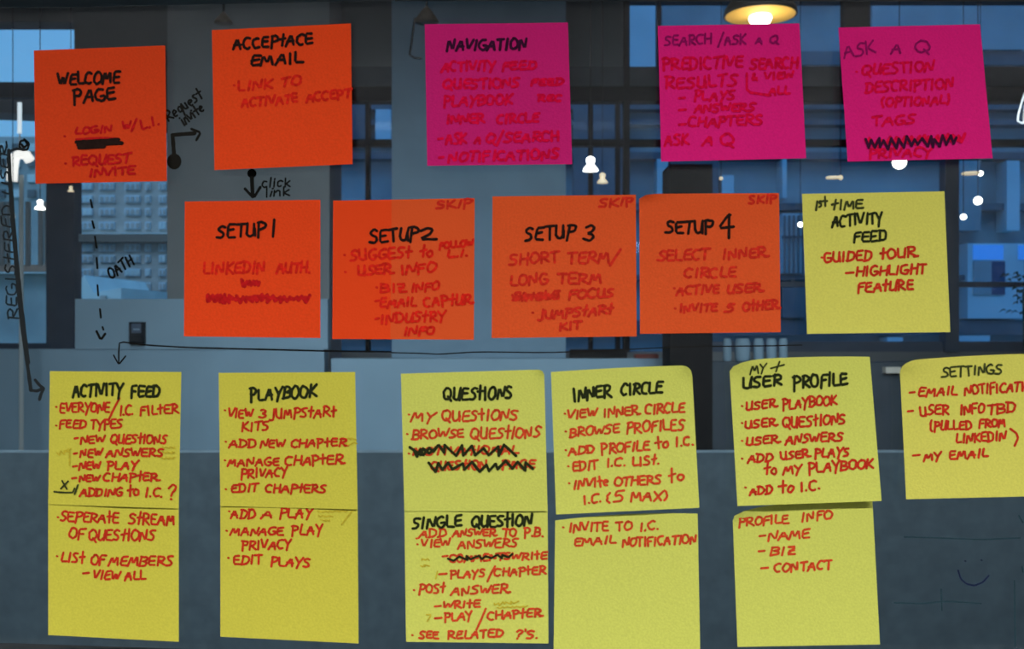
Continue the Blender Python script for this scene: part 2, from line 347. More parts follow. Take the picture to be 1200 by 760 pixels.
# counter clutter
for k, (a, c) in enumerate(((848, 858), (862, 880), (884, 896), (899, 911), (914, 924))):
    q = W((a + c) / 2, 424, 5.62); r = (c - a) / 2 / F * 5.62
    t = tag(MB().lathe((0, 0, 0), [(r * 0.8, 0), (r, 0.02), (r, 0.105), (r * 0.85, 0.125), (r * 0.7, 0.13)], 16).build('jar', M['low'], None, True),
            ['pale blue jar below the fourth setup note, nearest the black post', 'widest pale blue jar below the fourth setup note', 'pale blue jar right of the widest one below the fourth setup note', 'fourth pale blue jar from the black post', 'pale blue jar farthest from the black post'][k], 'jar', 'jars along the dark low wall')
    t.location = (q[0], q[1] + 0.06 - 0.04, q[2]); 
tag(MB().pbox(745, 415, 772, 420, 5.53, 0.1).build('book', M['red']), 'thin brick red book lying on the counter beside the black post', 'book')
tag(MB().pbox(668, 409, 735, 420, 5.56, 0.06).build('tray', M['black']), 'low black tray on the counter above the inner circle note', 'tray')
tag(MB().pbox(1038, 430, 1056, 437, 5.45, 0.05).build('name_plate', M['palefacade']), 'small pale plate on the dark low wall between the user profile and settings notes', 'plate')
# plant by the right edge
pc = W(1200, 350, 6.6); pl = root('potted_plant', 'dark leafy plant at the right edge behind the settings note', 'plant', loc=(pc[0], pc[1], 0))
st = W(0, 424, 5.5)[2]
MB().lathe((0, 0, 0), [(0.10, 0), (0.14, 0.5), (0.13, 0.52)], 16).build('pot', M['shade'], pl)
MB().tube([(0, 0, 0.5), (0.01, 0, 1.1), (0, 0, 1.66)], 0.012, 6).build('stem', M['leaf'], pl)
lv = MB(); 
for k in range(46):
    a = rnd.uniform(0, 6.28); r = rnd.uniform(0.02, 0.11); z = rnd.uniform(1.50, 1.78); s = 0.03; bq = len(lv.v)
    x, y = r * math.cos(a), r * math.sin(a)
    lv.v += [(x, y, z), (x + s * math.cos(a + .5), y + s * math.sin(a + .5), z + 0.02), (x + 2 * s * math.cos(a), y + 2 * s * math.sin(a), z - 0.01), (x + s * math.cos(a - .5), y + s * math.sin(a - .5), z + 0.01)]
    lv.f.append((bq, bq + 1, bq + 2, bq + 3))
tag(lv.build('foliage', M['leaf'], pl), kind='stuff')

# ---------------------------------------------------------------- outside
struct('ground', MB().box((-80, 6.9, -3.1), (80, 90, -3)), M['asphalt'])
# glass reflection of an apartment block, built solid behind a made-up window
d = 40.0
ab = root('reflected_building', 'reflected pale apartment block, built solid beyond a made-up window below the welcome page note', 'building')
MB().pbox(70, 120, 300, 520, d, 8).build('wall', M['brick'], ab)
MB().pbox(68, 273, 300, 283, d - 0.5, 0.5).build('ledge', M['palefacade'], ab)
for y in (159, 174, 189, 204, 218, 233, 248, 264, 290, 303, 319, 335):
    for x0, x1, n in ((91, 108, 3), (116, 134, 3), (146, 164, 3), (170, 176, 1), (186, 194, 2)):
        wf = MB(); h = 8.5
        wf.pbox(x0, y - h / 2, x1, y + h / 2, d - 0.12, 0.1)
        wf = wf.build('window', M['white'], ab); pn = MB()
        s = (x1 - x0) / n
        for k in range(n): pn.pbox(x0 + k * s + 1.0, y - h / 2 + 1.4, x0 + (k + 1) * s - 1.0, y + h / 2 - 1.2, d - 0.16, 0.03)
        pn.build('pane', M['brick'] if (x0 + y) % 3 else M['palefacade'], wf)
hs = root('gabled_house', 'pale gabled house in front of the apartment block beside the dashed arrow', 'house')
v = [W(x, y, 24) for x, y in ((86, 610), (86, 345), (98, 322), (110, 343), (142, 337), (142, 610))]
v += [(x, y + 4, z) for x, y, z in v]
obj('wall', v, [(5, 4, 3, 2, 1, 0), (6, 7, 8, 9, 10, 11)] + [(k, (k + 1) % 6, (k + 1) % 6 + 6, k + 6) for k in range(6)], M['palefacade'], hs)
MB().pbox(117, 346, 124, 358, 23.9, 0.05).build('window', M['brick'], hs)

gb = root('street_building', 'grey building seen through the left window behind the sideways writing', 'building')
MB().pbox(-400, 160, 70, 470, 30, 0.8).build('wall', M['bluefacade'], gb)
for x0 in (-40, -22, -4, 14, 32):
    for y0 in (168, 186, 204, 222): MB().pbox(x0, y0, x0 + 9, y0 + 9, 29.9, 0.1).build('window', M['darkfacade' if (x0 + y0) % 4 else 'palefacade'], gb)
MB().pbox(-400, 318, 70, 320, 29.5, 0.5).build('ledge', M['palefacade'], gb)
# slate office block across the street on the right
d = 18.0
ob = root('office_building', 'slate blue office block across the street behind the pink notes', 'building')
MB().pbox(370, -400, 1700, 640, d, 6).build('wall', M['bluefacade'], ob)
for y0, y1 in ((-60, -10), (60, 76), (118, 128), (140, 146), (178, 186), (238, 246), (322, 328), (375, 392)):
    MB().pbox(370, y0, 1700, y1, d - 0.3, 0.3).build('floor_band', M['darkfacade'], ob)
for x0, y0, x1, y1, mm in ((738, 2, 769, 78, 'palefacade'), (776, 2, 846, 78, 'bluefacade'), (1022, 4, 1200, 58, 'bluefacade'),
        (440, 128, 458, 168, 'palefacade'), (392, 128, 428, 168, 'darkfacade'), (672, 120, 730, 236, 'darkfacade'), (770, 186, 783, 228, 'palefacade'),
        (785, 186, 842, 230, 'darkfacade'), (846, 205, 860, 228, 'palefacade'), (917, 186, 922, 232, 'palefacade'), (917, 250, 945, 320, 'palefacade'),
        (917, 332, 950, 372, 'darkfacade'), (1134, 285, 1200, 373, 'palefacade'), (1115, 393, 1160, 408, 'palefacade'), (1040, 395, 1058, 408, 'palefacade'),
        (1180, 188, 1195, 270, 'palefacade'), (1120, 188, 1150, 270, 'bluefacade')):
    p = MB().pbox(x0, y0, x1, y1, d - 0.4, 0.4).build('window', M[mm], ob)
    if (x0, y0) == (1134, 285):
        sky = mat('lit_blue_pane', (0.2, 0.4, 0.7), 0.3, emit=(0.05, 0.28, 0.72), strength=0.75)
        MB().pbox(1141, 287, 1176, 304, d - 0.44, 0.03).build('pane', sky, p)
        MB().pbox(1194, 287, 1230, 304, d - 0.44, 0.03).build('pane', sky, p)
        MB().pbox(1141, 306, 1162, 345, d - 0.44, 0.03).build('pane', M['bluefacade'], p)
        MB().pbox(1162, 306, 1178, 345, d - 0.44, 0.03).build('pane', M['navy'], p)
    if (x0, y0) == (917, 250):
        for k in range(5): MB().pbox(919 + k * 5.4, 252, 921 + k * 5.4, 320, d - 0.5, 0.05).build('bar', M['darkfacade'], p)
        MB().pbox(917, 276, 945, 279, d - 0.5, 0.05).build('bar', M['darkfacade'], p)

# ---------------------------------------------------------------- hand lettering: single-stroke glyphs
def arc(cx, cy, rx, ry, a0, a1, n=7): return [(cx + rx * math.cos(R(a0 + (a1 - a0) * k / n)), cy + ry * math.sin(R(a0 + (a1 - a0) * k / n))) for k in range(n + 1)]
G = {
 'A': (.8, [[(0, -.05), (.42, 1), (.72, 0)], [(.12, .38), (.68, .36)]]),
 'B': (.68, [[(.05, 0), (.08, 1)], [(.0, 1)] + arc(.3, .76, .32, .24, 90, -90, 5) + [(.1, .52)] + arc(.32, .26, .36, .26, 90, -90, 5) + [(.0, 0)]]),
 'C': (.7, [arc(.4, .5, .4, .5, 55, 300, 10)]),
 'D': (.75, [[(.1, 0), (.1, 1)], [(.0, 1), (.3, .98)] + arc(.3, .5, .42, .48, 80, -90, 7) + [(.0, 0)]]),
 'E': (.66, [[(.62, .97), (.08, .97), (.06, .03), (.66, .03)], [(.08, .52), (.55, .55)]]),
 'F': (.62, [[(.08, -.08), (.08, .97), (.66, 1)], [(.08, .52), (.5, .54)]]),
 'G': (.75, [arc(.4, .5, .4, .5, 60, 330, 10) + [(.75, .42), (.42, .42)]]),
 'H': (.75, [[(.08, 0), (.08, 1)], [(.7, 0), (.7, 1)], [(.08, .5), (.7, .53)]]),
 'I': (.34, [[(.16, 0), (.18, 1)]]),
 'J': (.6, [[(.5, 1), (.5, .1)] + arc(.28, .08, .24, .24, 0, -150, 5)]),
 'K': (.72, [[(.08, 0), (.1, 1)], [(.66, .98), (.14, .45), (.75, .02)]]),
 'L': (.6, [[(.08, 1), (.06, .04), (.62, .04)]]),
 'M': (.9, [[(.0, -.05), (.18, 1), (.42, .2), (.72, 1), (.84, 0)]]),
 'N': (.78, [[(.05, -.04), (.1, .98), (.65, .02), (.72, 1)]]),
 'O': (.76, [arc(.38, .5, .37, .5, 100, 470, 13)]),
 'P': (.66, [[(.1, -.15), (.1, 1)], [(.0, .97), (.3, 1)] + arc(.3, .73, .35, .26, 80, -90, 6) + [(.1, .47)]]),
 'Q': (.84, [arc(.4, .52, .39, .48, 100, 470, 13), [(.45, .25), (.84, -.15)]]),
 'R': (.74, [[(.1, 0), (.1, 1)], [(.0, .97), (.3, 1)] + arc(.3, .74, .33, .25, 80, -90, 6) + [(.12, .48), (.78, .0)]]),
 'S': (.66, [[(.62, .92), (.35, 1.0), (.08, .84), (.16, .62), (.48, .45), (.58, .22), (.38, .02), (.0, .06)]]),
 'T': (.68, [[(.34, 0), (.34, .97)], [(-.02, .95), (.7, 1)]]),
 'U': (.74, [[(.06, 1), (.06, .3)] + arc(.34, .28, .28, .27, 180, 350, 6) + [(.66, 1)], [(.66, .6), (.68, 0)]]),
 'V': (.72, [[(.0, 1), (.32, .0), (.7, 1.02)]]),
 'W': (1.0, [[(.0, 1), (.22, .02), (.5, .85), (.7, .02), (1.0, 1)]]),
 'X': (.74, [[(.0, 1), (.72, 0)], [(.7, 1), (.02, 0)]]),
 'Y': (.72, [[(.0, 1), (.34, .5)], [(.72, 1.02), (.38, .48), (.24, -.22)]]),
 'Z': (.7, [[(.02, .97), (.64, .98), (.04, .03), (.72, .03)], [(.15, .5), (.55, .52)]]),
 't': (.5, [[(.28, 1.15), (.26, .0)], [(.0, .62), (.52, .68)]]),
 'o': (.5, [arc(.25, .32, .24, .3, 100, 470, 10)]),
 'e': (.56, [[(.05, .34), (.48, .42)] + arc(.27, .35, .23, .33, 20, 310, 9)]),
 'q': (.56, [arc(.26, .4, .24, .3, 30, 390, 9), [(.5, .72), (.5, -.35)]]),
 'u': (.56, [[(.04, .7), (.06, .2)] + arc(.26, .2, .2, .18, 190, 340, 5) + [(.48, .7), (.5, 0)]]),
 's': (.46, [[(.42, .66), (.2, .72), (.06, .55), (.36, .3), (.3, .04), (.02, .03)]]),
 'i': (.2, [[(.1, 0), (.1, .66)], [(.1, .9), (.11, .96)]]),
 'n': (.56, [[(.05, 0), (.06, .7)], [(.06, .5), (.25, .7), (.45, .6), (.48, 0)]]),
 'v': (.5, [[(.0, .7), (.22, 0), (.48, .7)]]),
 'c': (.48, [arc(.27, .35, .24, .34, 50, 310, 8)]),
 'l': (.18, [[(.08, 0), (.09, 1.1)]]),
 'k': (.52, [[(.06, 0), (.07, 1.05)], [(.44, .66), (.1, .32), (.5, .02)]]),
 'd': (.6, [arc(.25, .33, .23, .32, 30, 390, 9), [(.5, 1.1), (.5, 0)]]),
 '1': (.15, [[(.06, 0), (.08, 1)]]),
 '2': (.8, [[(.02, .8), (.3, 1.0), (.62, .86), (.5, .5), (.05, .06), (.85, .02)]]),
 '3': (.7, [[(.08, .9), (.4, 1.0), (.62, .82), (.4, .56), (.22, .52), (.5, .45), (.66, .24), (.4, .0), (.0, .08)]]),
 '4': (.8, [[(.62, 1.05), (.5, 1.0), (.02, .42), (.85, .45)], [(.6, 1.05), (.58, -.05)]]),
 '5': (.7, [[(.66, 1), (.2, .98), (.12, .55), (.45, .6), (.62, .35), (.42, .03), (.0, .03)]]),
 '/': (.6, [[(.0, -.25), (.6, 1.2)]]),
 '(': (.35, [arc(.55, .5, .5, .75, 130, 230, 6)]),
 ')': (.35, [arc(-.2, .5, .5, .75, 50, -50, 6)]),
 '.': (.22, [[(.08, .03), (.12, .05)]]),
 "'": (.2, [[(.12, 1.1), (.08, .9)]]),
 '?': (.6, [[(.05, .8), (.3, 1.0), (.6, .85), (.5, .6), (.28, .45), (.26, .28)], [(.22, .02), (.24, .05)]]),
 '&': (.7, [[(.66, .0), (.15, .7), (.3, 1), (.46, .8), (.08, .3), (.3, 0), (.62, .4)]]),
 '+': (.7, [[(.0, .5), (.8, .6)], [(.3, .1), (.5, 1)]]),
 '-': (.5, [[(.0, .45), (.45, .5)]]),
 ' ': (.45, []),
}
SQ = 0.13   # letter gap
def word(txt, x0, y0, x1, y1, h, jit=0.05):
    """polylines of a word in photograph pixels: baseline from (x0,y0) to (x1,y1), cap height h"""
    tot = sum(G[c][0] for c in txt) + SQ * (len(txt) - 1)
    L = math.hypot(x1 - x0, y1 - y0); ux, uy = (x1 - x0) / L, (y1 - y0) / L
    nx, ny = uy, -ux                                     # up, on the picture
    k = L / tot; out = []; a = 0
    for n_, c in enumerate(txt):
        wd, st = G[c]; dy = rnd.uniform(-.05, .05); sc = rnd.uniform(.94, 1.07); sl = rnd.uniform(.02, .20)
        for s in st:
            q = []
            for (gx, gy) in s:
                gx += rnd.uniform(-jit, jit) + sl * gy; gy = (gy + rnd.uniform(-jit, jit)) * sc + dy
                q.append((x0 + (a + gx) * k * ux + gy * h * nx, y0 + (a + gx) * k * uy + gy * h * ny))
            out.append(q)
        if n_ == len(txt) - 1 and c == 'R' and len(txt) > 3 and rnd.random() < .7:      # flourish off the last letter
            bx_ = a + wd * .95; by_ = .02 if c != 'S' else .1
            out.append([(x0 + (bx_ - .1) * k * ux + by_ * h * nx, y0 + (bx_ - .1) * k * uy + by_ * h * ny), (x0 + (bx_ + .28) * k * ux + (by_ + .04) * h * nx, y0 + (bx_ + .28) * k * uy + (by_ + .04) * h * ny)])
        a += wd + SQ
    return out
def scribble(x0, y0, x1, y1, amp, n):
    q = []
    for k in range(n + 1):
        t = (k + rnd.uniform(-.7, .7)) / n; s = 1 if k % 2 else -1
        q.append((x0 + (x1 - x0) * t + rnd.uniform(-1, 1), y0 + (y1 - y0) * t + s * amp * rnd.uniform(.35, 1.15)))
    return [[a, b] for a, b in zip(q, q[1:])]
def chaikin(p):
    if len(p) < 3: return p
    o = [p[0]]
    for a, b in zip(p, p[1:]):
        o += [(a[0] * .85 + b[0] * .15, a[1] * .85 + b[1] * .15), (a[0] * .15 + b[0] * .85, a[1] * .15 + b[1] * .85)]
    return o + [p[-1]]
class Ink:
    """marker strokes as thin ribbons lying on a surface; proj(px,py,lift) gives the 3-D point"""
    def __init__(s, proj, fat=1.05, base=0.0): s.fat = fat; s.base = base; s.proj = proj; s.v = []; s.f = []; s.k = 0
    def stroke(s, pts, wd):
        pts = chaikin(pts); q = [pts[0]]; wd *= s.fat
        for p in pts[1:]:
            d = math.hypot(p[0] - q[-1][0], p[1] - q[-1][1])
            if d < 0.25: continue
            n = max(1, int(d / 5)); a = q[-1]
            for k in range(1, n + 1): q.append((a[0] + (p[0] - a[0]) * k / n, a[1] + (p[1] - a[1]) * k / n))
        if len(q) == 1: q.append((q[0][0] + 0.6, q[0][1] + 0.3))
        s.k += 1; lift = s.base + 0.00008 + (s.k % 40) * 0.000006; hw = wd / 2; N = len(q)
        T = []
        for j in range(N):
            a = q[max(0, j - 1)]; b = q[min(N - 1, j + 1)]; dx, dy = b[0] - a[0], b[1] - a[1]; L = math.hypot(dx, dy) or 1
            T.append((dx / L, dy / L))
        rows = []
        t0, t1 = T[0], T[-1]
        rows.append((q[0][0] - t0[0] * hw * .9, q[0][1] - t0[1] * hw * .9, t0, hw * .45))
        rows.append((q[0][0] - t0[0] * hw * .4, q[0][1] - t0[1] * hw * .4, t0, hw * .85))
        for j in range(N): rows.append((q[j][0], q[j][1], T[j], hw * rnd.uniform(.90, 1.08)))
        rows.append((q[-1][0] + t1[0] * hw * .4, q[-1][1] + t1[1] * hw * .4, t1, hw * .8))
        rows.append((q[-1][0] + t1[0] * hw * .9, q[-1][1] + t1[1] * hw * .9, t1, hw * .4))
        i = len(s.v)
        for x, y, t, r in rows:
            s.v.append(s.proj(x - t[1] * r, y + t[0] * r, lift)); s.v.append(s.proj(x + t[1] * r, y - t[0] * r, lift))
        for j in range(len(rows) - 1): s.f.append((i + 2 * j, i + 2 * j + 2, i + 2 * j + 3, i + 2 * j + 1))
    def disc(s, x, y, rx, ry):
        i = len(s.v); s.v += [s.proj(x + rx * math.cos(k * .4488), y - ry * math.sin(k * .4488), 0.00032) for k in range(14)]
        s.f.append(tuple(range(i, i + 14)))
    def run(s, spec, wd):
        """items separated by ';' : 'TEXT x0 y0 x1 y1 h' | '* x y' dot | '_ x0 x1 y' dash | '# x0 y0 x1 y1 amp n' scribble | '~ x y x y ..' line | '@ x y rx ry' blob | '= w' width"""
        for it in spec.split(';'):
            it = it.strip()
            if not it: continue
            a = it.split(' ')
            n = None
            if a[0] == '*': s.stroke([(float(a[1]), float(a[2])), (float(a[1]) + 1.0, float(a[2]) + .3)], wd * .85)
            elif a[0] == '=': wd = float(a[1])
            elif a[0] == '_': s.stroke([(float(a[1]), float(a[3]) + .4), (float(a[2]), float(a[3]) - .3)], wd)
            elif a[0] == '#':
                v = [float(x) for x in a[1:]]
                for q in scribble(*v[:5], int(v[5])): s.stroke(q, wd)
            elif a[0] == '~':
                v = [float(x) for x in a[1:]]; s.stroke(list(zip(v[::2], v[1::2])), wd)
            elif a[0] == '@': s.disc(*[float(x) for x in a[1:]])
            else:
                v = [float(x) for x in a[-5:]]
                for q in word(' '.join(a[:-5]), *v): s.stroke(q, wd)
        return s

# ---------------------------------------------------------------- sticky notes
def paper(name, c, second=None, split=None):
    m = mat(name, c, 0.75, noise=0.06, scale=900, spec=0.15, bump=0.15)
    if second:                                            # stitch-seam tone shift painted into the sheet beyond x = split
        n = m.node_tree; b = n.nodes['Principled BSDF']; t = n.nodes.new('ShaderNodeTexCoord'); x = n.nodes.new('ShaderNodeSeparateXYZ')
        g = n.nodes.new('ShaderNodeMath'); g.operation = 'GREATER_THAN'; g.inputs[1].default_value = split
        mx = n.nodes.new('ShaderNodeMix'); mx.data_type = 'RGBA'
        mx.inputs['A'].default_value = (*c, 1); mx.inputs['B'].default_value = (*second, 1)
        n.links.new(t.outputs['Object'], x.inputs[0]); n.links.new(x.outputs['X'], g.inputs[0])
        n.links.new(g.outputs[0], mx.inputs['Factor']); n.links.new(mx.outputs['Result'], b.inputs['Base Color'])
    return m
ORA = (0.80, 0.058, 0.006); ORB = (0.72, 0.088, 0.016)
PAP = dict(
    oa=paper('orange_paper', ORA), ob=paper('pale_orange_paper', ORB),
    o1=paper('deep_orange_paper', (0.68, 0.050, 0.006)),
    ya=paper('golden_yellow_paper', (0.61, 0.57, 0.066)), yb=paper('lemon_yellow_paper', (0.62, 0.66, 0.125)),
    yc=paper('warm_yellow_paper', (0.66, 0.64, 0.115)),
    pa=paper('magenta_paper', (0.56, 0.008, 0.160)), pb=paper('bright_magenta_paper', (0.70, 0.006, 0.185)))
def ink(name, c): return mat(name, c, 0.8, spec=0.04, noise=0.25, scale=500)
INK = dict(
    ko=ink('black_marker', (0.020, 0.010, 0.008)), ky=ink('black_marker_on_yellow', (0.022, 0.028, 0.010)), kt=ink('thin_black_marker', (0.05, 0.06, 0.018)),
    kp=ink('black_marker_on_pink', (0.04, 0.006, 0.03)), kf=ink('faint_black_marker', (0.26, 0.006, 0.10)),
    ro=ink('red_marker_on_orange', (0.66, 0.018, 0.010)), rs=ink('red_marker_on_pale_orange', (0.60, 0.026, 0.014)),
    rd=ink('deep_red_marker', (0.50, 0.010, 0.012)),
    rp=ink('red_marker_on_pink', (0.64, 0.003, 0.045)), ry=ink('red_marker_on_yellow', (0.53, 0.032, 0.014)), rz=ink('orange_red_marker', (0.60, 0.062, 0.020)),
    gh=ink('faint_brown_marker', (0.52, 0.42, 0.035)))

def note(label, cname, corners, lines, group, lift=0.006, base=0.0006, peel=(), side=0.0, split=None, bow=0.0):
    """corners TL,TR,BR,BL in photograph pixels on the glass; lines: (ink, width, label, spec)"""
    (ax, ay), (bx, by), (cx, cy), (dx, dy) = corners
    wu, hv = (bx - ax + cx - dx) / 2, (dy - ay + cy - by) / 2
    def px(u, v):
        for (pu, pv, rx, ry) in peel:                     # rounded, curled corner: rx by ry pixels
            du, dv = abs(u - pu) * wu, abs(v - pv) * hv
            if du < rx and dv < ry:
                a, b = 1 - du / rx, 1 - dv / ry; k = max(a, b) / (math.hypot(a, b) or 1)
                du, dv = rx * (1 - a * k), ry * (1 - b * k)
                u = pu + (du if pu == 0 else -du) / wu; v = dv / hv
        x = (ax * (1 - u) + bx * u) * (1 - v) + (dx * (1 - u) + cx * u) * v
        y = (ay * (1 - u) + by * u) * (1 - v) + (dy * (1 - u) + cy * u) * v - bow * 4 * u * (1 - u) * (1 - v) ** 2
        return x, y
    def inv(x, y):
        u = v = .5
        for _ in range(6):
            fx, fy = px(u, v); ex, ey = x - fx, y - fy
            u += ex / ((bx - ax + cx - dx) / 2); v += ey / ((dy - ay + cy - by) / 2)
        return u, v
    def off(u, v):
        v = max(-.1, min(1.1, v)); u = max(-.1, min(1.1, u))
        o = base + lift * max(0, (v - .12)) ** 1.8 * (1 + side * (u - .5)) + 0.0006 * math.sin(5 * u + ax) * v
        for (pu, pv, rx, ry) in peel: o += 0.0025 * math.exp(-(((u - pu) * wu / rx) ** 2 + ((v - pv) * hv / ry) ** 2))
        return o
    def proj(x, y, o):
        q = D - o
        return ((x - 600) / F * q, -o + 0.0036 - 0.0, CZ - (y - 380) / F * q)
    # sheet: front and back grids joined round the edge; the root's origin is the middle of its glued edge
    N = 28; T = 0.00018; V = []; Fc = []
    ox, oy = px(.5, 0); O = proj(ox, oy, base)
    for s in (0, 1):
        for j in range(N + 1):
            for i in range(N + 1):
                u, v = i / N, j / N; x, y = px(u, v); o = off(u, v); p = proj(x, y, o - s * T)
                V.append(tuple(p[k] - O[k] for k in range(3)))
    K = (N + 1) ** 2; at = lambda s, i, j: s * K + j * (N + 1) + i
    for j in range(N):
        for i in range(N):
            Fc.append((at(0, i, j), at(0, i, j + 1), at(0, i + 1, j + 1), at(0, i + 1, j)))
            Fc.append((at(1, i, j), at(1, i + 1, j), at(1, i + 1, j + 1), at(1, i, j + 1)))
    B2 = len(V); V += list(V); at2 = lambda s, i, j: B2 + s * K + j * (N + 1) + i
    for i in range(N):
        Fc += [(at2(0, i, 0), at2(0, i + 1, 0), at2(1, i + 1, 0), at2(1, i, 0)), (at2(0, i, N), at2(1, i, N), at2(1, i + 1, N), at2(0, i + 1, N)),
               (at2(0, 0, i), at2(1, 0, i), at2(1, 0, i + 1), at2(0, 0, i + 1)), (at2(0, N, i), at2(0, N, i + 1), at2(1, N, i + 1), at2(1, N, i))]
    if split is not None: PAP[cname] = paper('seam_shift_orange_paper', ORA, ORB, (split - 600) / F * D - O[0])
    o = obj('sticky_note', V, Fc, PAP[cname], None, True, O)
    tag(o, label, 'note', group)
    def P(x, y, l):
        u, v = inv(x, y); p = proj(x, y, off(u, v) + l); return tuple(p[k] - O[k] for k in range(3))
    for idx, (ik, wd, lab, spec) in enumerate(lines):
        I = Ink(P, (1.0 if ik in ('ry', 'rz') else 1.15) if ik[0] == 'r' else 1.05, idx * 0.00003 + (0.0002 if ik[0] == 'k' else 0)); I.run(spec, wd)
        t = obj('heading' if ik[0] == 'k' else ('faint_mark' if ik == 'gh' else 'text_line'), I.v, I.f, INK[ik], o)
        if ik == 'gh': t['kind'] = 'stuff'
        if lab: t['label'] = lab
    return o

GO, GP, GY = 'orange sticky notes on the glass', 'pink sticky notes on the glass', 'yellow sticky notes on the glass'
def K(t): return 'black handwriting reading "%s"' % t
def Rr(t): return 'red handwriting reading "%s"' % t
note('deep orange sticky note headed WELCOME PAGE in the top left corner', 'o1', [(36, 57), (191, 51), (193, 211), (38, 214)], [
    ('ko', 3.1, K('WELCOME PAGE'), 'WELCOME 64 98 137 95 14;PAGE 83 119 132 114 15'),
    ('rd', 2.6, Rr('LOGIN W/ L.I.'), '* 72 158;LOGIN 84 156 128 153 8;W/ 141 151 157 150 10;L.I. 163 151 184 144 11;~ 86 162 112 160 136 161'),
    ('ko', 4.2, 'black crossing-out bar', '~ 86 165 112 163.5 136 162;~ 88 168.5 115 167 140 166;~ 89 171.5 104 171 119 170'),
    ('rd', 2.6, Rr('REQUEST INVITE'), '* 73 190;REQUEST 81 193 149 189 11;INVITE 101 206 155 202 9')], GO, 0.005)
note('orange sticky note headed ACCEPTACE EMAIL at the top, second from the left', 'oa', [(246, 33), (410, 25), (412, 191), (249, 198)], [
    ('ko', 3.1, K('ACCEPTACE EMAIL'), 'ACCEPtACE 271 56 365 49 12;EMAIL 291 75 353 71 12'),
    ('ro', 2.8, Rr('LINK TO'), '* 272 98;LINK 276 105 317 101 11;TO 327 100 351 97 10'),
    ('ro', 2.8, Rr('ACTIVATE ACCEPT'), 'ACTIVATE 281 124 347 118 10;ACCEPT 357 118 410 112 10')], GO, 0.006)
note('orange sticky note headed SETUP 1 with a red scribbled-out line', 'oa', [(214, 235), (374, 233), (374, 396), (213, 394)], [
    ('ko', 3.1, K('SETUP 1'), 'SETUP 251 278 309 275 15;1 316 276 319 276 18'),
    ('ro', 2.8, 'red handwritten line', 'LINKEDIN 236 320 308 319 13;AUTH. 322 319 362 319 12'),
    ('rd', 3.4, 'red scribbled-out words', '# 279 331 303 332 3.6 12;# 240 350 360 349 4.5 34;# 242 350 262 349 5 10;~ 243 347 280 351 300 346 330 351 357 348')], GO, 0.006)
note('orange sticky note headed SETUP 2, stitch-seam tone shift painted on its right part', 'o2', [(389, 234), (556, 231), (555, 398), (388, 397)], [
    ('ko', 3.1, K('SETUP 2'), 'SETUP 432 284 489 280 15;2 491 281 510 280 14'),
    ('rs', 2.7, Rr('SKIP'), 'SKIP 511 244 552 241 9'),
    ('ro', 2.8, Rr('SUGGEST TO FOLLOW L.I.'), '* 402 298;SUGGESt 409 305 481 301 12;to 491 301 506 300 12;FOLLOW 514 291 554 287 7;L.I. 524 301 548 299 8'),
    ('ro', 2.8, Rr('USER INFO'), '* 403 318;USER 418 322 458 320 11;INFO 468 321 510 318 11'),
    ('ro', 2.7, Rr('BIZ INFO'), '* 440 336;BIZ 445 342 475 341 10;INFO 481 341 514 339 9'),
    ('ro', 2.7, Rr('EMAIL CAPTUR'), '_ 439 443 352;EMAIL 444 360 487 358 10;CAPtUR 496 359 552 355 11'),
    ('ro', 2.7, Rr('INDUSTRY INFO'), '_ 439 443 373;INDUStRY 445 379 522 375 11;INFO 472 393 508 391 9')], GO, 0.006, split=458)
note('orange sticky note headed SETUP 3 mentioning short term and long term', 'ob', [(577, 229), (746, 227), (747, 394), (576, 396)], [
    ('ko', 3.1, K('SETUP 3'), 'SETUP 615 281 674 278 15;3 684 281 698 281 18'),
    ('rs', 2.7, Rr('SKIP'), 'SKIP 703 242 743 239 9'),
    ('rs', 2.8, Rr('SHORT TERM/'), 'SHORT 597 310 655 306 12;TERM/ 665 308 725 307 13'),
    ('rs', 2.8, Rr('LONG TERM'), 'LONG 598 334 642 332 12;TERM 654 332 705 331 12'),
    ('rs', 2.8, Rr('FOCUS'), 'SINGLE 601 352 655 350 9;# 601 348 655 346 4 26;FOCUS 667 350 720 347 10'),
    ('rs', 2.8, Rr('JUMPSTART KIT'), '* 624 366;JUMPStARt 630 374 719 367 10;KIT 656 387 681 385 9')], GO, 0.006)
note('orange sticky note headed SETUP 4, right end of the orange row', 'ob', [(750, 226), (915, 225), (917, 389), (751, 391)], [
    ('ko', 3.1, K('SETUP 4'), 'SETUP 781 273 837 271 14;4 844 276 860 276 22'),
    ('rs', 2.7, Rr('SKIP'), 'SKIP 879 238 912 236 9'),
    ('rs', 2.8, Rr('SELECT INNER'), 'SELECT 772 305 832 303 12;INNER 848 303 900 300 11'),
    ('rs', 2.8, Rr('CIRCLE'), 'CIRCLE 803 325 864 324 11'),
    ('rs', 2.7, Rr('ACTIVE USER'), '* 791 337;ACTIVE 794 345 844 343 10;USER 853 343 894 341 10'),
    ('rs', 2.7, Rr('INVITE 5 OTHER'), '* 792 361;INVITE 797 366 842 364 9;5 851 365 862 365 9;OtHER 872 364 914 361 10')], GO, 0.006, peel=((0, 0, 26, 5),))
